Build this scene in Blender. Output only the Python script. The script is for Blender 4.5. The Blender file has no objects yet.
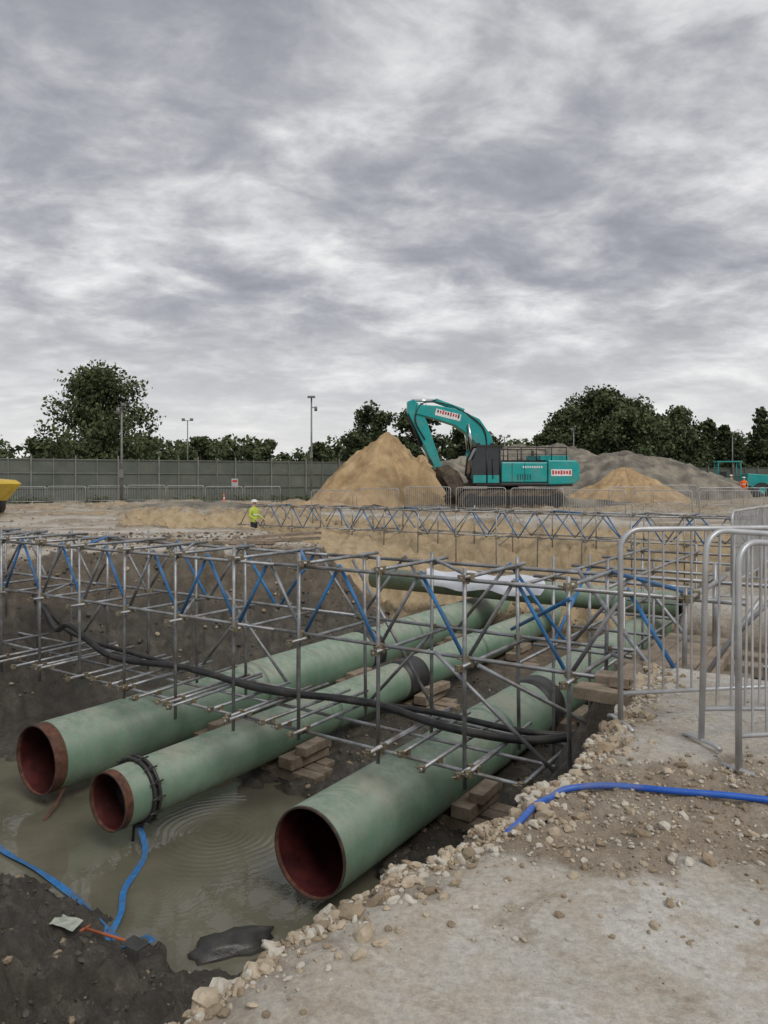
import bpy, bmesh, math, random
import numpy as np
from mathutils import Vector, Matrix
random.seed(7); rng=np.random.default_rng(7)
scene=bpy.context.scene
COL=scene.collection

# ------------------------------------------------------------------ helpers
def ST(s,t,z=0.0): return Vector((.8308*s+.5566*t,-.5566*s+.8308*t,z))
def link(o,parent=None):
    COL.objects.link(o)
    if parent: o.parent=parent
    return o
def empty(name,loc=(0,0,0),rotz=0):
    e=bpy.data.objects.new(name,None); e.location=loc; e.rotation_euler=(0,0,rotz); e.empty_display_size=.3
    return link(e)
def frame(d):
    d=d.normalized(); up=Vector((0,0,1)) if abs(d.z)<.98 else Vector((1,0,0))
    a=d.cross(up).normalized(); b=a.cross(d).normalized(); return a,b
class MB:
    def __init__(s): s.v=[];s.f=[];s.m=[];s.sm=[]
    def tube(s,p0,p1,r,n=8,mat=0,r2=None,cap=True):
        p0=Vector(p0);p1=Vector(p1); r2=r if r2 is None else r2
        a,b=frame(p1-p0); i0=len(s.v)
        for p,rr in((p0,r),(p1,r2)):
            for k in range(n):
                an=2*math.pi*k/n; s.v.append(p+a*math.cos(an)*rr+b*math.sin(an)*rr)
        for k in range(n):
            k2=(k+1)%n; s.f.append((i0+k,i0+k2,i0+n+k2,i0+n+k)); s.m.append(mat); s.sm.append(True)
        if cap:
            s.f.append(tuple(i0+k for k in range(n))[::-1]); s.m.append(mat); s.sm.append(False)
            s.f.append(tuple(i0+n+k for k in range(n))); s.m.append(mat); s.sm.append(False)
    def path(s,pts,r,n=8,mat=0,closed=False,rs=None):
        pts=[Vector(p) for p in pts]; N=len(pts); i0=len(s.v)
        a=None
        for i,p in enumerate(pts):
            if closed: d=pts[(i+1)%N]-pts[i-1]
            else: d=pts[min(i+1,N-1)]-pts[max(i-1,0)]
            d.normalize()
            if a is None: a,b=frame(d)
            else:
                a=(a-d*a.dot(d)).normalized(); b=a.cross(d).normalized()
            rr=rs[i] if rs else r
            for k in range(n):
                an=2*math.pi*k/n; s.v.append(p+a*math.cos(an)*rr+b*math.sin(an)*rr)
        M=N if closed else N-1
        for i in range(M):
            j=(i+1)%N
            for k in range(n):
                k2=(k+1)%n; s.f.append((i0+i*n+k,i0+i*n+k2,i0+j*n+k2,i0+j*n+k)); s.m.append(mat); s.sm.append(True)
        if not closed:
            s.f.append(tuple(i0+k for k in range(n))[::-1]); s.m.append(mat); s.sm.append(False)
            s.f.append(tuple(i0+(N-1)*n+k for k in range(n))); s.m.append(mat); s.sm.append(False)
    def box(s,c,size,mat=0,rot=None):
        c=Vector(c); i0=len(s.v); hx,hy,hz=[q/2 for q in size]
        for dz in(-1,1):
            for dx,dy in((-1,-1),(1,-1),(1,1),(-1,1)):
                p=Vector((dx*hx,dy*hy,dz*hz))
                if rot is not None: p=rot@p
                s.v.append(c+p)
        for f in((3,2,1,0),(4,5,6,7),(0,1,5,4),(1,2,6,5),(2,3,7,6),(3,0,4,7)):
            s.f.append(tuple(i0+k for k in f)); s.m.append(mat); s.sm.append(False)
    def prism(s,pts,y0,y1,mat=0,taper=1.0,smooth=False):
        n=len(pts); i0=len(s.v)
        for y in(y0,y1):
            for (u,v) in pts: s.v.append(Vector((u,y,v)))
        area=sum(pts[i][0]*pts[(i+1)%n][1]-pts[(i+1)%n][0]*pts[i][1] for i in range(n))
        for k in range(n):
            k2=(k+1)%n
            f=(i0+k,i0+n+k,i0+n+k2,i0+k2) if area>0 else (i0+k2,i0+n+k2,i0+n+k,i0+k)
            s.f.append(f); s.m.append(mat); s.sm.append(smooth)
        a=tuple(i0+k for k in range(n)); b=tuple(i0+n+k for k in range(n))
        if area<0: a=a[::-1]; b=b[::-1]
        s.f.append(a); s.m.append(mat); s.sm.append(False)
        s.f.append(b[::-1]); s.m.append(mat); s.sm.append(False)
    def mesh(s,name,mats):
        me=bpy.data.meshes.new(name); me.from_pydata([tuple(v) for v in s.v],[],s.f)
        for m in mats: me.materials.append(m)
        me.polygons.foreach_set('material_index',s.m); me.polygons.foreach_set('use_smooth',s.sm)
        me.update(); return me
    def obj(s,name,mats,parent=None,bevel=0):
        o=bpy.data.objects.new(name,s.mesh(name,mats)); link(o,parent)
        if bevel:
            b=o.modifiers.new('b','BEVEL'); b.width=bevel; b.segments=2; b.limit_method='ANGLE'; b.angle_limit=.6
        return o
def arr_mesh(name,V,F,mats,mi=None,smooth=False):
    V=np.asarray(V,dtype=np.float32); F=np.asarray(F,dtype=np.int32); k=F.shape[1]
    me=bpy.data.meshes.new(name)
    me.vertices.add(len(V)); me.vertices.foreach_set('co',V.ravel())
    me.loops.add(F.size); me.loops.foreach_set('vertex_index',F.ravel())
    me.polygons.add(len(F)); me.polygons.foreach_set('loop_start',np.arange(0,F.size,k,dtype=np.int32))
    me.polygons.foreach_set('loop_total',np.full(len(F),k,dtype=np.int32))
    if mi is not None: me.polygons.foreach_set('material_index',np.asarray(mi,dtype=np.int32))
    me.polygons.foreach_set('use_smooth',np.full(len(F),smooth,dtype=bool))
    for m in mats: me.materials.append(m)
    me.update(calc_edges=True); me.validate(); return me

# noise
TAB=rng.random((256,256))
def vn(x,y):
    xi=np.floor(x).astype(int); yi=np.floor(y).astype(int); fx=x-xi; fy=y-yi
    fx=fx*fx*(3-2*fx); fy=fy*fy*(3-2*fy)
    a=TAB[xi&255,yi&255]; b=TAB[(xi+1)&255,yi&255]; c=TAB[xi&255,(yi+1)&255]; d=TAB[(xi+1)&255,(yi+1)&255]
    return (a*(1-fx)+b*fx)*(1-fy)+(c*(1-fx)+d*fx)*fy
def fbm(x,y,o=4):
    r=0;a=.5;tot=0
    for i in range(o):
        r=r+a*vn(x*2**i+17.3*i,y*2**i+9.1*i); tot+=a; a*=.5
    return r/tot
def sm(a,b,x):
    u=np.clip((x-a)/(b-a),0,1); return u*u*(3-2*u)

# ------------------------------------------------------------------ materials
def new_mat(name):
    m=bpy.data.materials.new(name); m.use_nodes=True; nt=m.node_tree; nt.nodes.clear()
    out=nt.nodes.new('ShaderNodeOutputMaterial'); b=nt.nodes.new('ShaderNodeBsdfPrincipled')
    nt.links.new(b.outputs[0],out.inputs[0]); return m,nt,b
def N(nt,t,**kw):
    n=nt.nodes.new(t)
    for k,v in kw.items(): setattr(n,k,v)
    return n
def ramp(nt,fac,stops):
    r=N(nt,'ShaderNodeValToRGB'); e=r.color_ramp.elements
    while len(e)>1: e.remove(e[-1])
    e[0].position=stops[0][0]; e[0].color=(*stops[0][1],1)
    for p,c in stops[1:]:
        q=e.new(p); q.color=(*c,1)
    nt.links.new(fac,r.inputs[0]); return r.outputs[0]
def noise(nt,vec,scale,detail=6,rough=.6,dist=0):
    n=N(nt,'ShaderNodeTexNoise'); n.inputs['Scale'].default_value=scale; n.inputs['Detail'].default_value=detail
    n.inputs['Roughness'].default_value=rough; n.inputs['Distortion'].default_value=dist
    if vec is not None: nt.links.new(vec,n.inputs['Vector'])
    return n.outputs['Fac']
def mixc(nt,f,a,b,mode='MIX'):
    n=N(nt,'ShaderNodeMix',data_type='RGBA',blend_type=mode)
    for i,v in((0,f),(6,a),(7,b)):
        if isinstance(v,(int,float)): n.inputs[i].default_value=v
        elif isinstance(v,tuple): n.inputs[i].default_value=(*v,1)
        else: nt.links.new(v,n.inputs[i])
    return n.outputs[2]
def math_n(nt,op,a,b=None,c=None,clamp=False):
    n=N(nt,'ShaderNodeMath',operation=op); n.use_clamp=clamp
    for i,v in enumerate((a,b,c)):
        if v is None: continue
        if isinstance(v,(int,float)): n.inputs[i].default_value=v
        else: nt.links.new(v,n.inputs[i])
    return n.outputs[0]
def pmat(name,c1,c2,scale=4,rough=.6,metal=0,bump=.1,bscale=None,dirt=None,dirt_amt=.5,rvar=.1,lo=.35,hi=.65):
    m,nt,b=new_mat(name)
    vec=N(nt,'ShaderNodeNewGeometry').outputs['Position']
    n1=noise(nt,vec,scale,4)
    col=ramp(nt,n1,[(lo,c1),(hi,c2)])
    if dirt:
        n2=noise(nt,vec,scale*.37+.5,6,.7)
        f=ramp(nt,n2,[(.48,(0,0,0)),(.66,(dirt_amt,)*3)])
        col=mixc(nt,f,col,dirt)
    nt.links.new(col,b.inputs['Base Color'])
    r=math_n(nt,'MULTIPLY_ADD',n1,rvar*2,rough-rvar,clamp=True); nt.links.new(r,b.inputs['Roughness'])
    b.inputs['Metallic'].default_value=metal
    if bump:
        bn=N(nt,'ShaderNodeBump'); bn.inputs['Strength'].default_value=bump; bn.inputs['Distance'].default_value=.02
        nt.links.new(noise(nt,vec,bscale or scale*6,5,.65),bn.inputs['Height']); nt.links.new(bn.outputs[0],b.inputs['Normal'])
    return m
M_galv=pmat('galvanised_tube',(.24,.25,.26),(.43,.44,.45),5,.45,.5,0,dirt=(.17,.12,.08),dirt_amt=.7)
M_galvb=pmat('galvanised_barrier',(.42,.43,.44),(.56,.57,.58),6,.4,.4,0,dirt=(.3,.26,.2),dirt_amt=.4)
M_blue=pmat('blue_painted_tube',(.02,.14,.36),(.035,.21,.48),6,.5,0,0,dirt=(.2,.22,.24),dirt_amt=.5)
M_coupler=pmat('coupler_steel',(.15,.12,.08),(.33,.27,.16),12,.5,.5,0)
M_dark=pmat('dark_steel',(.03,.03,.032),(.06,.058,.055),5,.5,.2,.1)
M_wood=pmat('weathered_timber',(.2,.155,.11),(.34,.27,.2),5,.85,0,.4,dirt=(.1,.08,.06))
M_rubber=pmat('black_rubber',(.012,.012,.013),(.03,.03,.03),5,.45,0,.1,dirt=(.14,.12,.09),dirt_amt=.35)
M_bluehose=pmat('blue_layflat_hose',(.01,.08,.42),(.015,.12,.52),8,.45,0,.1,dirt=(.22,.22,.24),dirt_amt=.5)
M_strap=pmat('blue_webbing',(.02,.13,.36),(.035,.2,.46),12,.75,0,.1,dirt=(.12,.11,.09),dirt_amt=.6)
M_teal=pmat('teal_paint',(.0,.29,.285),(.01,.35,.34),2,.35,0,.0,dirt=(.2,.24,.2),dirt_amt=.35)
M_black=pmat('black_plastic',(.015,.015,.016),(.03,.03,.03),3,.5,0,.0)
M_glass=pmat('dark_cab_glass',(.02,.025,.03),(.03,.036,.042),3,.08,0,0,rvar=.02)
M_track=pmat('muddy_track_steel',(.05,.04,.03),(.17,.13,.09),4,.8,.1,.3)
M_chrome=pmat('chrome_rod',(.6,.6,.6),(.7,.7,.7),3,.2,1,0)
M_white=pmat('white_decal',(.7,.7,.7),(.8,.8,.8),3,.5,0,0)
M_red=pmat('red_decal',(.5,.03,.03),(.55,.04,.04),3,.5,0,0)
M_yellow=pmat('yellow_paint',(.6,.4,.02),(.7,.48,.03),3,.4,0,0,dirt=(.2,.15,.1),dirt_amt=.5)
M_orange=pmat('hi_vis_orange',(.8,.13,.02),(.9,.19,.03),8,.7,0,0)
M_hivis=pmat('hi_vis_yellow',(.42,.52,.06),(.52,.62,.09),8,.7,0,0)
M_skin=pmat('skin',(.5,.3,.22),(.55,.35,.26),8,.6,0,0)
M_navy=pmat('dark_workwear',(.02,.025,.04),(.035,.04,.05),8,.8,0,0)
M_bark=pmat('bark',(.07,.055,.04),(.14,.11,.08),6,.9,0,.3)
M_fence=pmat('green_fence_mesh_sheet',(.075,.088,.072),(.115,.13,.108),.45,.8,0,.1,bscale=20,dirt=(.16,.165,.14),dirt_amt=.6)
M_pole=pmat('pole_grey',(.16,.16,.155),(.24,.235,.22),2,.5,.3,0)
M_rust=pmat('rusty_steel',(.07,.032,.02),(.18,.075,.045),9,.8,.1,.3,dirt=(.06,.05,.04),dirt_amt=.7)
M_bare=pmat('bare_dark_steel_edge',(.06,.05,.045),(.14,.09,.07),9,.6,.4,.2)
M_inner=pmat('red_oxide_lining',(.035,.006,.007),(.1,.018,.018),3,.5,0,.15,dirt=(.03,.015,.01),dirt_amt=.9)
M_tarp=pmat('white_tarpaulin',(.55,.58,.64),(.68,.7,.74),2,.5,0,.3)

def pipe_mat():
    m,nt,b=new_mat('green_epoxy_coating')
    g=N(nt,'ShaderNodeNewGeometry'); vec=g.outputs['Position']
    n1=noise(nt,vec,1.6,6,.65); col=ramp(nt,n1,[(.3,(.11,.195,.13)),(.5,(.15,.245,.172)),(.72,(.2,.3,.22))])
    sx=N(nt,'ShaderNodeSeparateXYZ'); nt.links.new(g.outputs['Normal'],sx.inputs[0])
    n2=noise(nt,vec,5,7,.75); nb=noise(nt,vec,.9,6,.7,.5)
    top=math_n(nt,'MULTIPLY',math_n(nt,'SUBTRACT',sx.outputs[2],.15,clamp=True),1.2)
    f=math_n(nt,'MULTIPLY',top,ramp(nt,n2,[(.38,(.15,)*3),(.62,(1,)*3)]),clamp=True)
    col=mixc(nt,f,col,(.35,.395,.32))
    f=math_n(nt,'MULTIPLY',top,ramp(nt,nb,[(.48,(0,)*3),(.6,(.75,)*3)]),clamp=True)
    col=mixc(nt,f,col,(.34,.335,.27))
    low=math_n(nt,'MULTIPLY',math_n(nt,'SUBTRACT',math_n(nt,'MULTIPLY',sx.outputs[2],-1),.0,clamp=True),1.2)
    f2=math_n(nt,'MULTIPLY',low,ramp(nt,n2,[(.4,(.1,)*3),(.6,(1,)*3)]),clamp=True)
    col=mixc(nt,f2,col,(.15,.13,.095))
    mp=N(nt,'ShaderNodeMapping'); nt.links.new(vec,mp.inputs[0]); mp.inputs['Rotation'].default_value=(0,0,math.radians(33.8)); mp.inputs['Scale'].default_value=(1.2,7,1.0)
    n4=noise(nt,mp.outputs[0],1.6,6,.7); col=mixc(nt,ramp(nt,n4,[(.53,(0,)*3),(.64,(.6,)*3)]),col,(.21,.22,.165))
    n3=noise(nt,vec,14,5,.7); col=mixc(nt,ramp(nt,n3,[(.59,(0,)*3),(.67,(.65,)*3)]),col,(.22,.2,.15))
    nt.links.new(col,b.inputs['Base Color'])
    nt.links.new(math_n(nt,'MULTIPLY_ADD',n2,.5,.27),b.inputs['Roughness'])
    bn=N(nt,'ShaderNodeBump'); bn.inputs['Strength'].default_value=.12; bn.inputs['Distance'].default_value=.01
    nt.links.new(n3,bn.inputs['Height']); nt.links.new(bn.outputs[0],b.inputs['Normal'])
    return m
M_pipe=pipe_mat()

# ------------------------------------------------------------------ terrain
pit_st=[(-1.95,-1),(-1.9,0),(-1.66,1.3),(-1.6,2.1),(-1.42,2.9),(-1.36,4.5),(-1.45,5.8),(-2.1,8.2),(-2.2,12),(-2.3,26.8)]
PIT=[(ST(*p).x,ST(*p).y) for p in pit_st]+[(-3.8,33.5),(-12.2,35),(-9.6,26.3),(-4.6,25.3),(-1.7,19.6),(-4.5,18.6),(-9.2,17.4),(-14.5,13.5),(-14.8,6),(-8,0)]
def sd_poly(x,y,poly):
    d2=np.full(x.shape,1e12); ins=np.zeros(x.shape,bool); n=len(poly)
    for i in range(n):
        ax,ay=poly[i]; bx,by=poly[(i+1)%n]; ex,ey=bx-ax,by-ay
        u=np.clip(((x-ax)*ex+(y-ay)*ey)/(ex*ex+ey*ey),0,1)
        d2=np.minimum(d2,(x-ax-u*ex)**2+(y-ay-u*ey)**2)
        c=((ay>y)!=(by>y))&(x<(bx-ax)*(y-ay)/((by-ay) if by!=ay else 1e-9)+ax); ins^=c
    d=np.sqrt(d2); return np.where(ins,d,-d)
FE=[(ST(-2.3,26.8).x,ST(-2.3,26.8).y),(-3.8,33.5)]
def terrain(x,y,full=False):
    s=.8308*x-.5566*y; t=.5566*x+.8308*y; R=np.hypot(x,y)
    d=sd_poly(x,y,PIT)
    near=1-sm(5,9,R)
    rag=.6*(1-near)+.11*near
    d=d+(fbm(x*1.3,y*1.3)-.5)*rag+(fbm(x*7,y*7,3)-.5)*(.12*near+.1)
    ex,ey=FE[1][0]-FE[0][0],FE[1][1]-FE[0][1]; L=math.hypot(ex,ey)
    dfar=(ex*(FE[0][1]-y)-(FE[0][0]-x)*ey)/L
    dfar=np.abs(dfar)
    dfar=np.where(t>27.5,0,dfar)
    run=2.5-.6*sm(-7,-5,s)+1.3*sm(-13.5,-16,s)*sm(13,10,t)
    f=np.minimum(np.clip(d/run,0,1),np.where(y>18,np.clip(dfar/6.8+.03,0,1),1))
    f=np.clip(f,0,1)
    ins=sm(0,.06,d)
    n1=fbm(x*.8,y*.8); n2=fbm(x*3.1+5,y*3.1); n3=fbm(x*11,y*11,3)
    fl=-3.25+(n1-.5)*.22+(n2-.5)*.22+(n3-.5)*.09
    e=((s+8.3)/4.0)**2+((t-6.8)/1.85)**2+(n1-.5)*1.6+(n2-.5)*.6
    fl=fl-.36*sm(1.3,.75,e)
    fl=fl+.45*sm(5.2,2.5,t)+.42*sm(5.0,3.8,t)*(n2-.35)+.12*sm(5.4,4.6,t)*(n3-.5)
    zz=ins*(-.14)+np.clip(f,0,1)**.9*(fl+.14)
    zz=zz*(1-.55*sm(-13.5,-16.5,s)*sm(21,24,y))
    bank=sm(.0,.15,f)*sm(1.0,.75,f)
    zz=zz+bank*((n1-.5)*.8+(n2-.5)*.55+(n3-.5)*.26)*np.where(s>-5,.45,1)
    soil=sm(-.1,.12,y-(3.12-.26*x)+(n2-.5)*.9)*sm(.1,-.1,y-(3.98)+(n2-.5)*.5)*sm(.0,.2,-d+0.3)*sm(-1,0,x)
    rim=sm(.32,.05,-d+(n2-.5)*.35)*near
    out=(1-ins)
    zo=(n1-.5)*.02+soil*(-.012+(n2-.45)*.09+(n3-.5)*.06)+sm(25,60,R)*(fbm(x*.12,y*.12)-.5)*.35
    rough=sm(26,34,R)*(fbm(x*.35+7,y*.35+3)>.0)*sm(.45,.6,fbm(x*.22+7,y*.5+3,4))
    zo=zo+rough*((n1-.3)*.55+(n2-.5)*.2)*sm(80,60,R)
    zo=zo+(n3-.5)*.02*rim-.03*rim
    rr=out*sm(10,11.5,t)*sm(-3,-1,s)
    zo=zo+rr*((n1-.5)*.3)
    zo=zo-.22*sm(14,16,y)*sm(34,26,y)*sm(4,0,x)
    z=zz*ins+zo*out
    shelf=sm(6.2,6.7,t)*sm(10.2,9.5,t)*sm(.3,-.1,s)*sm(-19.5,-19,s)
    z=np.where(z>-.57,z*(1-shelf)-.57*shelf,z)
    z=z-.12*near*sm(.12,.0,np.abs(d-.08))*(n3-.4)
    if not full: return z
    patch=sm(.5,.62,fbm(x*.4+31,y*.9+11,5))*sm(14,20,R)
    conc=out*(1-.9*soil)*(1-shelf)*(1-.85*rr)*(1-.3*sm(30,50,R))*(1-.6*rim)*(1-.75*patch)*(1-.8*rough)
    conc=conc*sm(-.6,-.3,z)
    sand=np.maximum(ins*sm(15,20,t)*sm(-3.3,-2.6,z+.3*(n2-.5)),rr*.8)
    sand=np.maximum(sand,.3*out*sm(30,50,R)); sand=np.maximum(sand,.55*out*rough)
    mud=ins*sm(-.7,-1.9,z+(n1-.5)*1.6)*(1-.75*sm(14,19,t))
    mud=np.maximum(mud,ins*.6*(1-sm(12,15,t))*sm(-7,-3,s)*sm(.0,-.3,z))
    mud=np.maximum(mud,ins*.5*(1-sm(15,19,t))*sm(.0,-.3,z))
    grass=sm(70,85,R)
    return z,conc,mud,sand,grass,np.maximum(np.maximum(soil,rim),.6*patch*out)
def gz(x,y): return float(terrain(np.array([float(x)]),np.array([float(y)]))[0])
rs=[.25]
while rs[-1]<45: rs.append(rs[-1]*1.0095+.002)
while rs[-1]<6000: rs.append(rs[-1]*1.08)
rs=np.array(rs)
th=np.concatenate([np.arange(-46,46,.22),np.arange(46,314,4.0)])*math.pi/180
RR,TT=np.meshgrid(rs,th,indexing='ij')
X=(RR*np.sin(TT)); Y=(RR*np.cos(TT)); sh=X.shape
Z,mc,mm,ms,mg,mso=terrain(X.ravel(),Y.ravel(),True)
V=np.stack([X.ravel(),Y.ravel(),Z],1); nr,nth=sh
idx=np.arange(nr*nth).reshape(nr,nth); nx=np.roll(idx,-1,axis=1)
F=np.stack([idx[:-1].ravel(),nx[:-1].ravel(),nx[1:].ravel(),idx[1:].ravel()],1)[:, ::-1]
def ground_mat():
    m,nt,b=new_mat('site_ground')
    g=N(nt,'ShaderNodeNewGeometry'); P=g.outputs['Position']
    a=N(nt,'ShaderNodeAttribute',attribute_name='mask'); sp=N(nt,'ShaderNodeSeparateColor'); nt.links.new(a.outputs['Color'],sp.inputs[0])
    a2=N(nt,'ShaderNodeAttribute',attribute_name='grass')
    nL=noise(nt,P,.55,6,.65); nM=noise(nt,P,3.2,8,.7,.3); nF=noise(nt,P,34,6,.75); nG=noise(nt,P,150,3,.7)
    nS=noise(nt,P,1.3,9,.78,.8); nT=noise(nt,P,5.5,8,.8,.6)
    cc=ramp(nt,nL,[(.32,(.44,.405,.345)),(.5,(.54,.51,.45)),(.68,(.62,.59,.53))])
    cc=mixc(nt,ramp(nt,nM,[(.42,(0,)*3),(.62,(.8,)*3)]),cc,(.48,.41,.32))
    cc=mixc(nt,ramp(nt,nS,[(.53,(0,)*3),(.6,(.7,)*3)]),cc,(.66,.64,.59))
    cc=mixc(nt,ramp(nt,nS,[(.38,(.75,)*3),(.47,(0,)*3)]),cc,(.33,.275,.205))
    cc=mixc(nt,ramp(nt,nT,[(.56,(0,)*3),(.64,(.6,)*3)]),cc,(.37,.3,.215))
    cc=mixc(nt,ramp(nt,nT,[(.33,(.55,)*3),(.4,(0,)*3)]),cc,(.26,.225,.18))
    cc=mixc(nt,.65,cc,ramp(nt,nF,[(.3,(.45,)*3),(.6,(1.0,)*3)]),'MULTIPLY')
    cc=mixc(nt,ramp(nt,nG,[(.58,(0,)*3),(.7,(.6,)*3)]),cc,(.24,.2,.15))
    vc=N(nt,'ShaderNodeTexVoronoi',feature='DISTANCE_TO_EDGE'); vc.inputs['Scale'].default_value=.55
    wv=N(nt,'ShaderNodeVectorMath',operation='ADD'); nz=N(nt,'ShaderNodeTexNoise'); nz.inputs['Scale'].default_value=2.5; nt.links.new(P,nz.inputs['Vector'])
    sc=N(nt,'ShaderNodeVectorMath',operation='SCALE'); nt.links.new(nz.outputs['Color'],sc.inputs[0]); sc.inputs['Scale'].default_value=.6
    nt.links.new(P,wv.inputs[0]); nt.links.new(sc.outputs[0],wv.inputs[1]); nt.links.new(wv.outputs[0],vc.inputs['Vector'])
    cr=ramp(nt,vc.outputs['Distance'],[(.0,(.65,)*3),(.0045,(0,)*3)])
    cc=mixc(nt,math_n(nt,'MULTIPLY',cr,ramp(nt,nL,[(.45,(0,)*3),(.55,(1,)*3)])),cc,(.2,.165,.12))
    so=ramp(nt,nM,[(.3,(.11,.085,.058)),(.5,(.2,.155,.108)),(.7,(.32,.255,.18))])
    so=mixc(nt,.55,so,ramp(nt,nF,[(.3,(.4,)*3),(.65,(1.1,)*3)]),'MULTIPLY')
    so2=ramp(nt,nM,[(.3,(.31,.245,.175)),(.5,(.44,.36,.27)),(.7,(.56,.48,.375))])
    so2=mixc(nt,.55,so2,ramp(nt,nF,[(.3,(.45,)*3),(.65,(1.1,)*3)]),'MULTIPLY')
    so=mixc(nt,a.outputs['Alpha'],so,so2)
    vo=N(nt,'ShaderNodeTexVoronoi'); vo.inputs['Scale'].default_value=16; nt.links.new(P,vo.inputs['Vector'])
    so=mixc(nt,ramp(nt,vo.outputs['Distance'],[(.18,(.45,)*3),(.3,(0,)*3)]),so,(.4,.34,.26))
    mu=ramp(nt,nM,[(.3,(.05,.044,.036)),(.5,(.09,.079,.062)),(.72,(.17,.15,.118))])
    mu=mixc(nt,.6,mu,ramp(nt,nF,[(.3,(.4,)*3),(.65,(1.1,)*3)]),'MULTIPLY')
    sa=ramp(nt,nM,[(.3,(.38,.28,.16)),(.6,(.55,.43,.27))])
    sa=mixc(nt,.4,sa,ramp(nt,nF,[(.3,(.5,)*3),(.6,(1.0,)*3)]),'MULTIPLY')
    gr=ramp(nt,nL,[(.3,(.05,.075,.025)),(.7,(.09,.11,.04))])
    edge=math_n(nt,'MULTIPLY_ADD',nM,.9,-.45)
    def mk(v): return math_n(nt,'MULTIPLY_ADD',math_n(nt,'ADD',v,edge),1.4,-.2,clamp=True)
    fm=mk(sp.outputs[1]); fs=mk(sp.outputs[2]); fc=mk(sp.outputs[0])
    col=mixc(nt,fm,so,mu); col=mixc(nt,fs,col,sa); col=mixc(nt,fc,col,cc); col=mixc(nt,a2.outputs['Fac'],col,gr)
    nt.links.new(col,b.inputs['Base Color'])
    ro=math_n(nt,'SUBTRACT',.95,math_n(nt,'MULTIPLY',fm,math_n(nt,'MULTIPLY',nM,1.05)))
    nt.links.new(ro,b.inputs['Roughness'])
    h=math_n(nt,'ADD',math_n(nt,'MULTIPLY',nM,1.0),math_n(nt,'MULTIPLY',nF,.6))
    h=math_n(nt,'ADD',h,math_n(nt,'MULTIPLY',nG,.14))
    bn=N(nt,'ShaderNodeBump'); bn.inputs['Distance'].default_value=.06
    nt.links.new(math_n(nt,'MULTIPLY_ADD',fc,-.45,.85),bn.inputs['Strength'])
    nt.links.new(h,bn.inputs['Height']); nt.links.new(bn.outputs[0],b.inputs['Normal'])
    return m
M_ground=ground_mat()
me=arr_mesh('ground',V,F,[M_ground],smooth=True)
ca=me.color_attributes.new('mask','FLOAT_COLOR','POINT')
cols=np.stack([mc,mm,ms,mso],1).astype(np.float32)
ca.data.foreach_set('color',cols.ravel())
ga=me.attributes.new('grass','FLOAT','POINT'); ga.data.foreach_set('value',mg.astype(np.float32))
link(bpy.data.objects.new('ground',me))

# ------------------------------------------------------------------ water
def water_mat():
    m,nt,b=new_mat('muddy_water')
    P=N(nt,'ShaderNodeNewGeometry').outputs['Position']
    nt.links.new(ramp(nt,noise(nt,P,.9,5),[(.3,(.11,.105,.075)),(.7,(.185,.172,.125))]),b.inputs['Base Color'])
    b.inputs['Roughness'].default_value=.03; b.inputs['IOR'].default_value=1.45; b.inputs['Specular IOR Level'].default_value=.6
    wn=N(nt,'ShaderNodeTexNoise'); wn.inputs['Scale'].default_value=1.6; nt.links.new(P,wn.inputs['Vector'])
    ws=N(nt,'ShaderNodeVectorMath',operation='SCALE'); nt.links.new(wn.outputs['Color'],ws.inputs[0]); ws.inputs['Scale'].default_value=.14
    wa=N(nt,'ShaderNodeVectorMath',operation='ADD'); nt.links.new(P,wa.inputs[0]); nt.links.new(ws.outputs[0],wa.inputs[1])
    def rip(c,fr,rad,amp):
        vm=N(nt,'ShaderNodeVectorMath',operation='DISTANCE'); nt.links.new(wa.outputs[0],vm.inputs[0]); vm.inputs[1].default_value=c
        w=math_n(nt,'SINE',math_n(nt,'MULTIPLY',vm.outputs['Value'],fr))
        fall=math_n(nt,'MULTIPLY',math_n(nt,'SUBTRACT',1,math_n(nt,'DIVIDE',vm.outputs['Value'],rad),clamp=True),amp)
        return math_n(nt,'MULTIPLY',w,fall)
    h=math_n(nt,'ADD',rip((-2.25,10.35,-3.3),60,1.45,.42),rip((-2.6,8.9,-3.3),85,.9,.1))
    h=math_n(nt,'ADD',h,math_n(nt,'MULTIPLY',noise(nt,P,4,3),.5))
    bn=N(nt,'ShaderNodeBump'); bn.inputs['Strength'].default_value=.5; bn.inputs['Distance'].default_value=.012
    nt.links.new(h,bn.inputs['Height']); nt.links.new(bn.outputs[0],b.inputs['Normal'])
    return m
mb=MB()
for s_,t_ in((-14,3.6),(-3.8,3.6),(-3.8,10.5),(-14,10.5)): mb.v.append(ST(s_,t_,-3.385))
mb.f=[(0,1,2,3)]; mb.m=[0]; mb.sm=[False]
mb.obj('water',[water_mat()])

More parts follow.
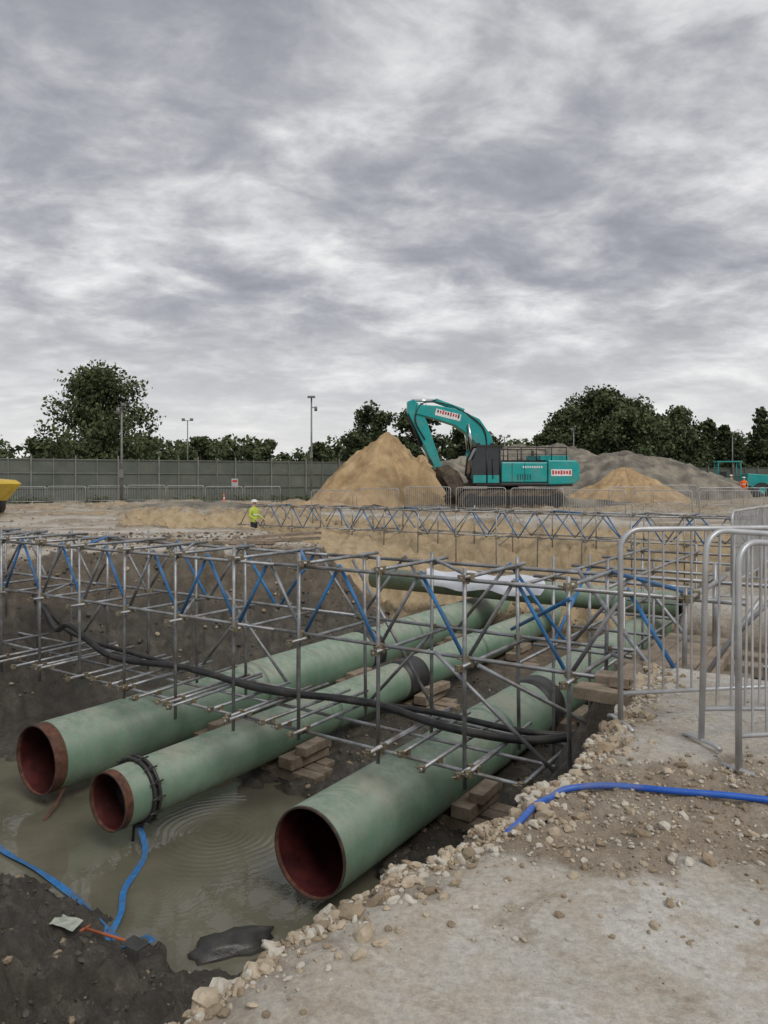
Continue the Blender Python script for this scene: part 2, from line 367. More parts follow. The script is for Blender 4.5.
# ------------------------------------------------------------------ pipes
def big_pipe(name,s,t0,t1,z,r,band=.16,wraps=(),flange=None,bandmat=1):
    par=empty(name)
    def P(t,zz=0): return ST(s,t,z+zz)
    n=64; mb=MB()
    d=ST(0,1).normalized()
    o=P(t0); a,b=frame(d)
    rings=[(.0,r-.02,1),(0,r,1),(band,r,1),(band+.002,r+.006,0),(t1-t0,r+.006,0)]
    base=len(mb.v)
    for (dt,rr,_) in rings:
        for k in range(n):
            an=2*math.pi*k/n; mb.v.append(o+d*dt+(a*math.cos(an)+b*math.sin(an))*rr)
    for j in range(len(rings)-1):
        mt=(3,bandmat,0,0)[j]
        for k in range(n):
            k2=(k+1)%n; mb.f.append((base+j*n+k,base+j*n+k2,base+(j+1)*n+k2,base+(j+1)*n+k)); mb.m.append(mt); mb.sm.append(j==3)
    base2=len(mb.v)
    for dt in(0,.05,t1-t0):
        for k in range(n):
            an=2*math.pi*k/n; mb.v.append(o+d*dt+(a*math.cos(an)+b*math.sin(an))*(r-.02))
    for j in range(2):
        for k in range(n):
            k2=(k+1)%n; mb.f.append((base2+j*n+k2,base2+j*n+k,base2+(j+1)*n+k,base2+(j+1)*n+k2)); mb.m.append(2 if j else 1); mb.sm.append(True)
    mb.f.append(tuple(base2+2*n+k for k in range(n))); mb.m.append(2); mb.sm.append(False)
    mb.obj('coated_shell',[M_pipe,M_rust,M_inner,M_bare],par)
    for (wt,w) in wraps:
        m2=MB(); m2.tube(P(wt),P(wt+w),r+.016,64,0); m2.obj('joint_wrap',[M_dark],par)
    m3=MB()
    for wt in np.arange(t0+4.3,t1,5.9): m3.tube(P(wt),P(wt+.3),r+.0095,64,0)
    m3.obj('girth_joint',[M_pipe],par)
    if flange:
        m4=MB()
        for ft in(flange,flange+.085):
            pts=[P(ft)+(a*math.cos(q)+b*math.sin(q))*(r+.05) for q in np.linspace(0,2*math.pi,48,endpoint=False)]
            m4.path(pts,.024,8,0,closed=True)
        m4.tube(P(flange-.01),P(flange+.1),r+.025,64,0)
        for q in np.linspace(0,2*math.pi,14,endpoint=False):
            c=(a*math.cos(q)+b*math.sin(q))*(r+.07)
            m4.tube(P(flange-.06)+c,P(flange+.15)+c,.012,6,0)
            m4.box(P(flange+.04)+c,(.045,.045,.045),0)
        m4.tube(P(flange,-r-.05),P(flange-.02,-r-.28),.02,6,0)
        m4.obj('clamp_ring',[M_dark,M_rust],par)
    return par
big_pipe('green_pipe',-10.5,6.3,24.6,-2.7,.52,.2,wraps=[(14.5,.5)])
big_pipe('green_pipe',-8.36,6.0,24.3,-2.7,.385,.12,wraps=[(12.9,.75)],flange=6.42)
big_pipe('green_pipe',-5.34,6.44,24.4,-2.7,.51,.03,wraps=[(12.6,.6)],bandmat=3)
par=empty('transverse_green_pipe'); mb=MB()
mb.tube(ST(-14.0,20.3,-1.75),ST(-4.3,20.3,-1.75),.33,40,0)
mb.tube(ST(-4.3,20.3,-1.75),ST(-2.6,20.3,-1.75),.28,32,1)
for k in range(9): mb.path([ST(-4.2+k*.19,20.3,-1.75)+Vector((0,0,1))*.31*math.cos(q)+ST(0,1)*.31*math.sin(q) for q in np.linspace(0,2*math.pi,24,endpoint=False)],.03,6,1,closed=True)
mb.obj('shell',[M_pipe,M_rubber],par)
nu,nv_=30,14; Vt=[];Ft=[]
for i in range(nu):
    for j in range(nv_):
        u=i/(nu-1); v=j/(nv_-1)
        q=(v-.5)*math.pi*1.05
        p=ST(-11.8+u*3.9+.12*math.sin(v*9),20.3+math.sin(q)*.6*(1+.12*math.sin(u*20)),-1.75+math.cos(q)*.42+.05*math.sin(u*14+v*5))
        Vt.append(tuple(p))
for i in range(nu-1):
    for j in range(nv_-1): Ft.append((i*nv_+j,(i+1)*nv_+j,(i+1)*nv_+j+1,i*nv_+j+1))
link(bpy.data.objects.new('white_tarpaulin',arr_mesh('tarp',Vt,Ft,[M_tarp],smooth=True)))

mb=MB()
Rst=Matrix.Rotation(-math.atan2(.5566,.8308),3,'Z')
for (s_,r_) in((-10.5,.52),(-8.36,.4),(-5.34,.52)):
    for t_ in(9.4,13.5,18):
        zf=-3.3
        for k in(-.28,0.02,.3):
            mb.box(ST(s_+random.uniform(-.15,.25),t_+k,zf+.06),(1.9,.24,.16),0,Rst@Matrix.Rotation(random.uniform(-.08,.08),3,'Z'))
        for sd in(-1,1):
            mb.box(ST(s_+sd*(r_*.95+.1),t_,zf+.26),(.3,.9,.18),0,Rst@Matrix.Rotation(random.uniform(-.15,.15),3,'Z'))
            mb.box(ST(s_+sd*(r_*.95+.22),t_+.1,zf+.42),(.22,.7,.14),0,Rst@Matrix.Rotation(random.uniform(-.15,.15),3,'Z'))
mb.obj('timber_pipe_supports',[M_wood],bevel=.01)
mb=MB()
for k in range(5):
    mb.box(ST(-1.75+.03*k,6.9+k*.55,-.50+0.004*k),(1.3,.24,.12),0,Rst@Matrix.Rotation(random.uniform(-.1,.1),3,'Z'))
for k in range(4):
    mb.box(ST(-2.0+.2*k,8.1,-.38+.002*k),(.19,2.4,.1),0,Rst@Matrix.Rotation(random.uniform(-.04,.04),3,'Z'))
mb.obj('timber_sleepers',[M_wood],bevel=.01)

# ------------------------------------------------------------------ scaffolding
R=.0242
def coupler(mb,p,r=None):
    rot=Matrix.Rotation(random.uniform(0,3),3,'Z')
    mb.box(p,(.07,.065,.07),2,rot)
    mb.tube(Vector(p)+rot@Vector((.0,.04,.0)),Vector(p)+rot@Vector((0.05,.08,.0)),.01,6,2)
def lattice(mb,t,s0,s1,zt,zb,step=1.2,bluef=.5,cp=True):
    for z in(zt,zb):
        s=s0
        while s<s1:
            e=min(s+6.4,s1+.0); j=random.uniform(-.012,.012)
            mb.tube(ST(s-.15,t+j,z),ST(e+.15,t+j,z+random.uniform(-.01,.01)),R,8,0); s+=6.2
    n=int(round((s1-s0)/(step/2)))
    for i in range(n):
        a=s0+i*step/2; b=a+step/2
        up=(i%2==0)
        mt=1 if random.random()<(bluef if i%2 else bluef*.3) else 0
        za,zb_=(zb,zt) if up else (zt,zb)
        mb.tube(ST(a,t+.045,za+(.05 if za==zt else -.05)),ST(b,t+.045,zb_+(.05 if zb_==zt else -.05)),R*.95,8,mt)
        if cp: coupler(mb,ST(a,t+.03,za))
def scaffold(name,tf,tb,s0,s1,zt,zb,zl,ups,bext=0,bl=.7):
    mb=MB()
    lattice(mb,tf,s0,s1,zt,zb,bluef=bl); lattice(mb,tb,s0+.3,s1+bext,zt,zb,step=1.6,bluef=bl*.7)
    for i,s in enumerate(ups):
        for t in(tf,tb):
            j=random.uniform(-.04,.04); g=gz(*ST(s,t).xy)
            zend=max(zl-random.uniform(.1,.3),g-.05)
            zs=zt+random.uniform(.06,.22)
            mb.tube(ST(s+j,t-.06,zs),ST(s+j+random.uniform(-.03,.03),t-.06,zend),R,8,0)
            for z in(zt,zb,zl):
                if z>g: coupler(mb,ST(s+j,t-.03,z))
        for z in(zt+.05,zb-.05,zl+.05):
            e1=random.uniform(.15,.4); e2=random.uniform(.1,.3)
            if gz(*ST(s,tf).xy)<z: mb.tube(ST(s+.06,tf-e1,z),ST(s+.06,tb+e2,z),R,8,0); coupler(mb,ST(s+.06,tf,z)); coupler(mb,ST(s+.06,tf-e1+.04,z))
        if i%3==0 and i+1<len(ups):
            mb.tube(ST(s,tf+.05,zb),ST(ups[i+1],tb-.05,zb-.04),R,8,0)
            mb.tube(ST(s,tb+.07,zb),ST(ups[i+1],tb+.07,zl),R,8,0)
        if i%2==0 and i+1<len(ups):
            mb.tube(ST(s,tf+.05,zt+.05),ST(ups[i+1],tb-.05,zt+.05),R,8,1 if i%4==0 else 0)
    for t in(tf,(tf+tb)/2,tb):
        s=s0
        while s<s1-.5:
            e=min(s+6.3,s1-.5)
            mb.tube(ST(s,t,zl),ST(e,t,zl+random.uniform(-.02,.02)),R,8,0); s+=6.1
    return mb.obj(name,[M_galv,M_blue,M_coupler])
ups=[-1.5-1.19*k for k in range(15)]
scaffold('scaffold_lattice_bridge',7.45,8.85,-19.5,-1.15,.37,-.51,-1.78,ups,bext=.7,bl=.8)
ups2=[-1.8-1.55*k for k in range(14)]
scaffold('scaffold_lattice_bridge',23.6,25.0,-23.5,-1.2,.37,-.45,-1.7,ups2,bl=.8)
mb=MB()
for k in range(24):
    s=-2.3-.46*k+random.uniform(-.1,.1)
    if random.random()<.85:
        a=random.uniform(.15,.5); mb.tube(ST(s,7.45-a,-1.72),ST(s+random.uniform(-.1,.1),8.85+random.uniform(.05,.4),-1.71),R,8,0); coupler(mb,ST(s,7.45-a+.05,-1.72)); coupler(mb,ST(s,7.47,-1.74))
for (a,b,m_) in(((-4.2,7.3,-.45),(-2.9,8.0,-1.9),0),((-3.6,7.2,-.5),(-2.2,8.6,-1.6),0),((-6.6,9,.3),(-5.2,9.1,-1.8),0),((-9.3,9,-.4),(-7.9,9.0,-1.75),0),((-2.6,7.3,.3),(-4.1,9.2,-.5),1),((-3.1,8.9,.4),(-1.7,7.4,-.5),0)):
    mb.tube(ST(*a),ST(*b),R,8,m_)
for t_ in(10.2,11.8,13.4,15.0):
    for s_ in(-2.9,-3.9):
        mb.tube(ST(s_,t_,.25+random.uniform(-.1,.2)),ST(s_,t_,-2.9),R,8,0); coupler(mb,ST(s_,t_,.1)); coupler(mb,ST(s_,t_,-.9))
    mb.tube(ST(-4.2,t_,.1),ST(-2.0,t_,.1),R,8,0); mb.tube(ST(-4.2,t_,-.9),ST(-2.3,t_,-.9),R,8,0)
for s_ in(-2.9,-3.9):
    for z_ in(.12,-.88): mb.tube(ST(s_,8.9,z_),ST(s_,15.3,z_),R,8,0)
mb.tube(ST(-3.9,10.2,-.85),ST(-3.9,11.8,.1),R,8,1)
mb.obj('scaffold_tubes',[M_galv,M_blue,M_coupler])

def spline(pts,n=12):
    P=[Vector(p) for p in pts]; P=[P[0]*2-P[1]]+P+[P[-1]*2-P[-2]]; out=[]
    for i in range(1,len(P)-2):
        for k in range(n):
            u=k/n; a,b,c,d=P[i-1],P[i],P[i+1],P[i+2]
            out.append(.5*((2*b)+(c-a)*u+(2*a-5*b+4*c-d)*u*u+(3*b-a-3*c+d)*u**3))
    out.append(P[-2]); return out
mb=MB()
mb.path(spline([ST(-17,9.8,-.9),ST(-15,9.2,-1.3),ST(-13.3,8.4,-1.4),ST(-12.2,8.0,-1.15),ST(-11,8.0,-1.55),ST(-9.5,8.4,-1.62),ST(-7.6,8.15,-1.62),ST(-6,8.5,-1.62),ST(-4.5,8.2,-1.62),ST(-3.4,8.4,-1.62),ST(-2.6,8.8,-1.4)]),.052,12)
mb.path(spline([ST(-17,10,-1.0),ST(-14.5,9.2,-1.5),ST(-12.6,8.5,-1.5),ST(-10.5,8.5,-1.63),ST(-8.5,8.3,-1.63),ST(-6.5,8.4,-1.63),ST(-5,8.65,-1.63),ST(-3.6,8.6,-1.62),ST(-2.7,9.3,-1.7)]),.042,12)
mb.obj('black_drainage_hose',[M_rubber])
hp=[(2.6,3.20),(1.78,3.42),(1.4,3.52),(1.1,3.62),(.9,3.64),(.8,3.56),(.70,3.42),(.60,3.27)]
pts=[Vector((x,y,gz(x,y)+.022)) for x,y in hp]; pts+= [Vector((.45,3.18,-.12)),Vector((.25,3.2,-.6)),Vector((.1,3.3,-1.2))]
mb=MB(); mb.path(spline(pts,10),.0155,10); mb.obj('blue_hose',[M_bluehose])
def ribbon(name,pts,w,mat):
    P=spline(pts,8); V=[];F=[]
    for i,p in enumerate(P):
        d=(P[min(i+1,len(P)-1)]-P[max(i-1,0)]); side=Vector((-d.y,d.x,0)).normalized()
        tw=math.sin(i*.35)*.5; side=(side*math.cos(tw)+Vector((0,0,1))*math.sin(tw)*.6).normalized()
        V+= [tuple(p-side*w/2),tuple(p+side*w/2)]
        if i: F.append((2*i-2,2*i-1,2*i+1,2*i))
    o=link(bpy.data.objects.new(name,arr_mesh(name,V,F,[mat],smooth=False)))
    so=o.modifiers.new('s','SOLIDIFY'); so.thickness=.004; return o
def onz(x,y,h=.03): return Vector((x,y,max(gz(x,y),-3.385)+h))
ribbon('ratchet_strap',[onz(-5.6,10.3),onz(-5.0,9.7),onz(-4.3,9.2),onz(-3.7,8.7),onz(-3.3,8.25),onz(-2.96,7.95),onz(-2.6,7.6,.05),onz(-2.35,7.5,.05),onz(-2.55,7.85,.05)],.075,M_strap)
ribbon('ratchet_strap',[ST(-8.3,6.45,-3.12),onz(-3.1,9.6),onz(-3.08,8.8),onz(-2.95,8.3),onz(-2.9,7.8),onz(-2.6,7.5,.05)],.075,M_strap)
ribbon('orange_sling',[ST(-10.2,6.6,-3.1),ST(-10.05,6.35,-3.25),ST(-9.95,6.1,-3.38)],.05,M_rust)
par=empty('spade'); mb=MB(); a=onz(-3.05,7.55,.12); b=onz(-2.5,7.2,.14)
mb.tube(a,b,.015,8,0); d=(b-a).normalized(); side=Vector((-d.y,d.x,0))
mb.tube(a-side*.06,a+side*.06,.013,8,0)
mb.obj('shaft',[pmat('faded_orange_handle',(.4,.1,.03),(.5,.14,.05),8,.7,0,0,dirt=(.12,.1,.08))],par); mb=MB(); c=b+d*.12
mb.box(c,(.24,.16,.01),0,Matrix.Rotation(math.atan2(d.y,d.x),3,'Z')); mb.obj('blade',[M_dark],par,bevel=.004)
def blob(name,loc,size,mat,seed=0,sub=3,am=.25,rz=0):
    bm=bmesh.new(); bmesh.ops.create_icosphere(bm,subdivisions=sub,radius=1)
    for v in bm.verts:
        n=float(fbm(np.array([v.co.x*1.5+seed*3.1+50]),np.array([v.co.y*1.5+v.co.z+40+seed]),3)[0])
        v.co*=1+(n-.5)*am*2; v.co.x*=size[0]; v.co.y*=size[1]; v.co.z*=size[2]
    m=bpy.data.meshes.new(name); bm.to_mesh(m); bm.free(); m.materials.append(mat)
    for p in m.polygons: p.use_smooth=True
    o=bpy.data.objects.new(name,m); o.location=loc; o.rotation_euler=(0,0,rz); return link(o)
M_sack=pmat('wet_black_sack',(.03,.03,.03),(.07,.065,.055),6,.35,0,.3)
blob('wet_sack',(-1.62,7.75,-3.38),(.42,.24,.11),M_sack,3,rz=.5,am=.5)
Vp=[];Fp=[]
for i in range(7):
    for j in range(5): Vp.append((-3.5+i*.05+.01*j,7.72+j*.045-.02*i,gz(-3.35,7.75)+.05+random.uniform(-.008,.015)))
for i in range(6):
    for j in range(4): Fp.append((i*5+j,i*5+5+j,i*5+6+j,i*5+1+j))
link(bpy.data.objects.new('paper_sheet',arr_mesh('paper',Vp,Fp,[pmat('dirty_paper',(.3,.33,.27),(.45,.47,.4),9,.8,0,0)])))

# ------------------------------------------------------------------ stones
def ico(sub):
    bm=bmesh.new(); bmesh.ops.create_icosphere(bm,subdivisions=sub,radius=1)
    v=np.array([q.co[:] for q in bm.verts]); f=np.array([[w.index for w in p.verts] for p in bm.faces]); bm.free(); return v,f
def stones(name,P,S,mats,sub=1,smooth=False):
    bv,bf=ico(sub); n=len(P); nv=len(bv)
    A=rng.normal(size=(n,3,3)); Q=np.linalg.qr(A)[0]
    sc=np.stack([S*rng.uniform(.8,1.3,n),S*rng.uniform(.6,1.0,n),S*rng.uniform(.45,.85,n)],1)
    B=bv[None]*(1+rng.uniform(-.22,.22,(n,nv,1)))
    W=np.einsum('nij,nvj->nvi',Q,B*sc[:,None,:]); W[:,:,2]*=.8
    Vv=(W+P[:,None,:]).reshape(-1,3); Ff=(bf[None]+(np.arange(n)*nv)[:,None,None]).reshape(-1,3)
    mi=np.repeat(rng.integers(0,len(mats),n),len(bf))
    return link(bpy.data.objects.new(name,arr_mesh(name,Vv,Ff,mats,mi,smooth)))
M_s1=pmat('stone_tan',(.36,.29,.2),(.52,.44,.33),9,.9,0,.4)
M_s2=pmat('stone_pale',(.44,.4,.33),(.6,.56,.48),9,.9,0,.4)
M_s3=pmat('stone_brown',(.22,.17,.115),(.36,.28,.19),9,.9,0,.4)
M_cl=pmat('mud_clod',(.05,.042,.034),(.12,.105,.083),9,.7,0,.4)
def edge_s(t): return np.interp(t,[p[1] for p in pit_st],[p[0] for p in pit_st])
def st_arr(s,t): return .8308*s+.5566*t,-.5566*s+.8308*t
n=4200; t=rng.uniform(.9,6.3,n); s=edge_s(t)-np.abs(rng.normal(0,.09,n))+rng.uniform(-.03,.1,n)+rng.exponential(.07,n)*(rng.random(n)<.5)
x,y=st_arr(s,t); S=np.clip(rng.lognormal(-4.6,.62,n),.003,.05); z=terrain(x,y)+S*.25
stones('edge_rubble',np.stack([x,y,z],1),S,[M_s1,M_s2,M_s1,M_s3],2)
n=12; t=rng.uniform(4.7,6.2,n); s=edge_s(t)-rng.uniform(-.02,.22,n); x,y=st_arr(s,t); S=rng.uniform(.05,.095,n); z=terrain(x,y)+S*.35
stones('broken_concrete_chunks',np.stack([x,y,z],1),S,[M_s1,M_s3],2)
n=7500; x=rng.uniform(.2,3.2,n); y=rng.uniform(2.4,4.2,n); _,_,_,_,_,so=terrain(x,y,True)
k=(rng.random(n)<so*.85+.12)&((.8308*x-.5566*y)>-1.45); x=x[k];y=y[k]; S=np.clip(rng.lognormal(-5.1,.62,len(x)),.003,.04); z=terrain(x,y)+S*.3
stones('soil_pebbles',np.stack([x,y,z],1),S,[M_s1,M_s2,M_s3],1)
n=5000; x=rng.uniform(-.6,2.6,n); y=rng.uniform(1.7,5.5,n); S=np.clip(rng.lognormal(-6.1,.55,n),.0012,.011); k=((.8308*x-.5566*y)>-1.5)&(rng.random(n)<fbm(x*1.5,y*1.5)**3*3.6); x=x[k];y=y[k];S=S[k]; z=terrain(x,y)+S*.3
stones('loose_gravel',np.stack([x,y,z],1),S,[M_s3,M_s2,M_s1,M_cl],1)
n=6500; x=rng.uniform(-14,6,n); y=rng.uniform(10,24,n); z=terrain(x,y); k=(z<-.05)&(z>-2.9); x=x[k];y=y[k];z=z[k]
S=np.clip(rng.lognormal(-3.5,.55,len(x)),.015,.13); stones('bank_stones',np.stack([x,y,z+S*.2],1),S,[M_s3,M_s1,M_cl,M_cl,M_cl],1)
n=7000; t=rng.uniform(2.0,16,n); s=rng.uniform(-12.5,-3,n); x,y=st_arr(s,t); z=terrain(x,y); k=(z>-3.36); x=x[k];y=y[k];z=z[k]
S=np.clip(rng.lognormal(-4.0,.6,len(x)),.008,.09); stones('mud_clods',np.stack([x,y,z+S*.1],1),S,[M_cl,M_cl,M_cl,M_cl,M_s3],1)
n=2600; x=rng.uniform(-24,20,n); y=rng.uniform(17,44,n); z=terrain(x,y); k=z>-.5; x=x[k];y=y[k];z=z[k]; S=np.clip(rng.lognormal(-3.4,.55,len(x)),.01,.13)
stones('loose_gravel',np.stack([x,y,z+S*.2],1),S,[M_s3,M_s2,M_s1],1)
mb=MB()
for (x,y,a) in((-4.2,19.6,.1),(-3.0,20.6,.5),(-6.5,20.5,-.2),(-2.9,21.8,.8)):
    mb.box((x,y,gz(x,y)+.06),(2.6,.23,.08),0,Matrix.Rotation(a,3,'Z'))
mb.obj('scaffold_boards',[M_wood])

# ------------------------------------------------------------------ barriers
def barrier_mesh(L=2.2,h=1.22):
    mb=MB(); c=.13; z0=.2; pts=[]
    def arc(cx,cz,a0,a1):
        for q in np.linspace(a0,a1,7): pts.append(Vector((cx+c*math.cos(q),0,cz+c*math.sin(q))))
    pi=math.pi
    arc(L-c,h-c,0,pi/2); arc(c,h-c,pi/2,pi); 
    pts.append(Vector((0,0,.03)))
    p2=[Vector((L,0,.03))]+pts
    mb.path(p2,.0175,10,0)
    mb.tube((0,0,z0),(L,0,z0),.014,8,0)
    n=int(L/.1)
    for k in range(1,n+1):
        x=k*L/(n+1); mb.tube((x,0,z0),(x,0,h-.005),.0066,6,0,cap=False)
    for x in(.0,L):
        mb.path([Vector((x,-.16,.012)),Vector((x,-.11,.028)),Vector((x,.11,.028)),Vector((x,.16,.012))],.013,8,0)
    return mb.mesh('pedestrian_barrier',[M_galvb])
BM=barrier_mesh(); BM2=barrier_mesh(2.2,1.1)
def barrier(x,y,ang,lean=0,side=0,mesh=None,zoff=0):
    o=bpy.data.objects.new('pedestrian_barrier',mesh or BM2); o.location=(x,y,gz(x,y)+zoff); o.rotation_euler=(lean,side,ang); return link(o)
barrier(1.47,4.6,math.radians(9),0,0,BM)
barrier(1.80,4.20,math.radians(14),-.06,.075,BM)
barrier(1.85,3.86,math.radians(20),-.08,.08,BM)
ang_t=math.atan2(.8308,.5566)
for k in range(6):
    p=ST(-1.55,10.2+k*2.3); barrier(p.x,p.y,ang_t+random.uniform(-.06,.06))
for k in range(9):
    a=Vector((-3.5,35.6,0)); b=Vector((16.5,26.2,0)); p=a.lerp(b,k/9); barrier(p.x,p.y,math.atan2(b.y-a.y,b.x-a.x)+random.uniform(-.05,.05))
for k in range(9):
    x=-27+k*2.3; barrier(x,43.5+.25*k*1.0,math.radians(7+random.uniform(-3,3)))
for k in range(7):
    x=12+k*2.3; barrier(x,39.5-.2*k,math.radians(-5+random.uniform(-4,4)))

# ------------------------------------------------------------------ perimeter fence
def fence(name,a,b,h,step=2.6):
    a=Vector(a);b=Vector(b); L=(b-a).length; n=int(L/step); par=empty(name)
    mb=MB(); d=(b-a)/n; ang=math.atan2(d.y,d.x); rot=Matrix.Rotation(ang,3,'Z')
    for k in range(n):
        p=a+d*(k+.5); mb.box(p+Vector((0,0,h/2-.1+random.uniform(-.03,.03))),(d.length-.03,.03,h+random.uniform(-.06,.06)),0,rot@Matrix.Rotation(random.uniform(-.03,.03),3,'X')@Matrix.Rotation(random.uniform(-.006,.006),3,'Y'))
    mb.obj('panels',[M_fence],par); mb=MB()
    for k in range(n+1):
        p=a+d*k; mb.box(p+Vector((0,-.09,h/2)),(.09,.08,h+.35),0,rot)
        mb.tube(p+Vector((0,-.09,h+.15)),p+Vector((0,-.45,h+.45)),.025,6,0)
        q=p+d*.5; mb.box(q+Vector((0,-.09,h/2)),(.05,.05,h+.05),0,rot)
    for z in(h*.33,h*.66,h-.1): mb.tube(a+Vector((0,-.09,z)),b+Vector((0,-.09,z)),.025,6,0)
    mb.obj('posts',[M_pole],par)
fence('perimeter_fence',(-42,39,0),(-1,57.5,0),2.95)
fence('perimeter_fence',(30,88,0),(75,80,0),3.0)
fence('perimeter_fence',(-1,57.5,0),(30,88,0),2.9)

def pole(name,x,y,h,kind):
    par=empty(name,(x,y,0)); mb=MB(); mb.tube((0,0,0),(0,0,h),.08,10,0,.05)
    mb.box((0,0,.1),(.35,.35,.2),0)
    if kind=='cctv':
        mb.tube((-.25,0,h-.1),(.25,0,h-.1),.03,6,0); mb.tube((-.2,0,h-.1),(-.2,-.0,h-.45),.1,10,0,.13); mb.box((.15,-.1,h+.08),(.16,.4,.16),0); mb.box((0,-.12,h*.32),(.28,.18,.5),0)
    elif kind=='lamp':
        mb.box((0,-.1,h+.0),(.5,.35,.12),0); mb.tube((0,0,h-.7),(.3,-.1,h-.7),.03,6,0); mb.tube((.3,-.1,h-.65),(.3,-.1,h-.95),.1,10,0); mb.box((0,-.12,h*.45),(.2,.15,.4),0)
    else:
        mb.tube((-.55,0,h),(.55,0,h),.035,6,0)
        for q in(-.45,.45): mb.box((q,-.05,h+.1),(.3,.25,.28),0)
    mb.obj('mast',[M_pole],par)
pole('cctv_pole',-15.6,44,5.9,'cctv'); pole('lighting_pole',-4.9,50,7.1,'lamp'); pole('floodlight_mast',-21.5,81,8.0,'t')
pole('floodlight_mast',13.2,81,6.2,'t'); pole('cctv_pole',20.5,80,7.2,'cctv'); pole('lighting_pole',40.5,86,7.0,'lamp')
def cone(x,y):
    par=empty('traffic_cone',(x,y,gz(x,y))); par.scale=(.75,.75,.75); mb=MB(); mb.box((0,0,.02),(.4,.4,.05),0); mb.tube((0,0,.04),(0,0,.3),.15,14,0,.1); mb.tube((0,0,.3),(0,0,.45),.1,14,1,.07); mb.tube((0,0,.45),(0,0,.75),.07,14,0,.03); mb.obj('cone_body',[M_orange,M_white],par)
cone(-10.6,49)
# grey timber gate frame and small sign at the fence
par=empty('site_sign',(-10.4,51.6,0)); mb=MB(); mb.box((0,0,1.3),(.45,.03,.6),0); mb.box((0,-.02,1.42),(.33,.01,.16),1); mb.tube((-.2,.04,0),(-.2,.04,1.6),.03,6,2); mb.tube((.2,.04,0),(.2,.04,1.6),.03,6,2); mb.obj('board',[M_galvb,M_red,M_pole],par)

# ------------------------------------------------------------------ mounds
def mound(name,cx,cy,rx,ry,h,mat,seed,p=1.0,skew=0,n=120,rough=1):
    nr=60
    V=[]
    for i in range(nr+1):
        r=i/nr
        for k in range(n):
            a=2*math.pi*k/n; V.append((math.cos(a)*r,math.sin(a)*r))
    V=np.array(V); ang=np.arctan2(V[:,1],V[:,0]); rr=np.hypot(V[:,0],V[:,1])
    x=V[:,0]*rx+cx; y=V[:,1]*ry+cy
    ridge=fbm(np.cos(ang)*2.5+seed+20,np.sin(ang)*2.5+seed*2+20,4)
    gully=np.abs(fbm(np.cos(ang)*7+seed+30,np.sin(ang)*7+seed+30,3)-.5)
    hh=np.clip(1-rr*(1+ (ridge-.5)*.5),0,1)**p
    hh=1-np.sqrt((1-hh)**2+.003)+.02; hh=np.clip(hh,0,None)
    m_=np.clip(1-rr,0,.4)/.4
    z=h*hh+(fbm(x*.9+seed+50,y*.9+50,5)-.5)*h*.26*m_*rough-gully*h*.26*m_*np.clip(rr*3,0,1)+(fbm(x*4+90,y*4+seed+90,3)-.5)*.2*(rr<.97)
    z=z-.25*(rr>.97)-.05
    x=x+skew*hh*rx
    V3=np.stack([x,y,z],1); idx=np.arange((nr+1)*n).reshape(nr+1,n); nx=np.roll(idx,-1,1)
    F=np.stack([idx[:-1].ravel(),idx[1:].ravel(),nx[1:].ravel(),nx[:-1].ravel()],1)
    return link(bpy.data.objects.new(name,arr_mesh(name,V3,F,[mat],smooth=True)))
M_sandp=pmat('sand',(.35,.235,.12),(.51,.365,.205),1.2,.95,0,.8,bscale=6,dirt=(.26,.17,.09),dirt_amt=.8)
M_spoil=pmat('grey_spoil',(.11,.1,.082),(.24,.215,.175),.8,.95,0,.8,bscale=4,dirt=(.33,.29,.22),dirt_amt=.7)
mound('sand_pile',-.35,42.5,4.6,4.2,4.5,M_sandp,3,.95,.13)
mound('sand_pile',2.2,43.6,3.0,3,3.0,M_sandp,6,.85)
mound('sand_pile',14.9,46,4.2,3.4,2.45,M_sandp,8,.9)
mound('spoil_heap',14,66,13,8,4.9,M_spoil,11,.5)
mound('spoil_heap',20.5,60,9,6,3.9,M_spoil,17,.55,-.1)
mound('spoil_heap',4.5,60,6.5,5,3.3,M_spoil,14,.6)
mound('spoil_heap',-3.5,38.2,2.6,1.2,.5,M_sandp,24,.6)
mound('spoil_heap',-9,37,5,1.3,.5,M_spoil,27,.6)
mound('spoil_heap',10,41,5,1.5,.55,M_spoil,31,.6)

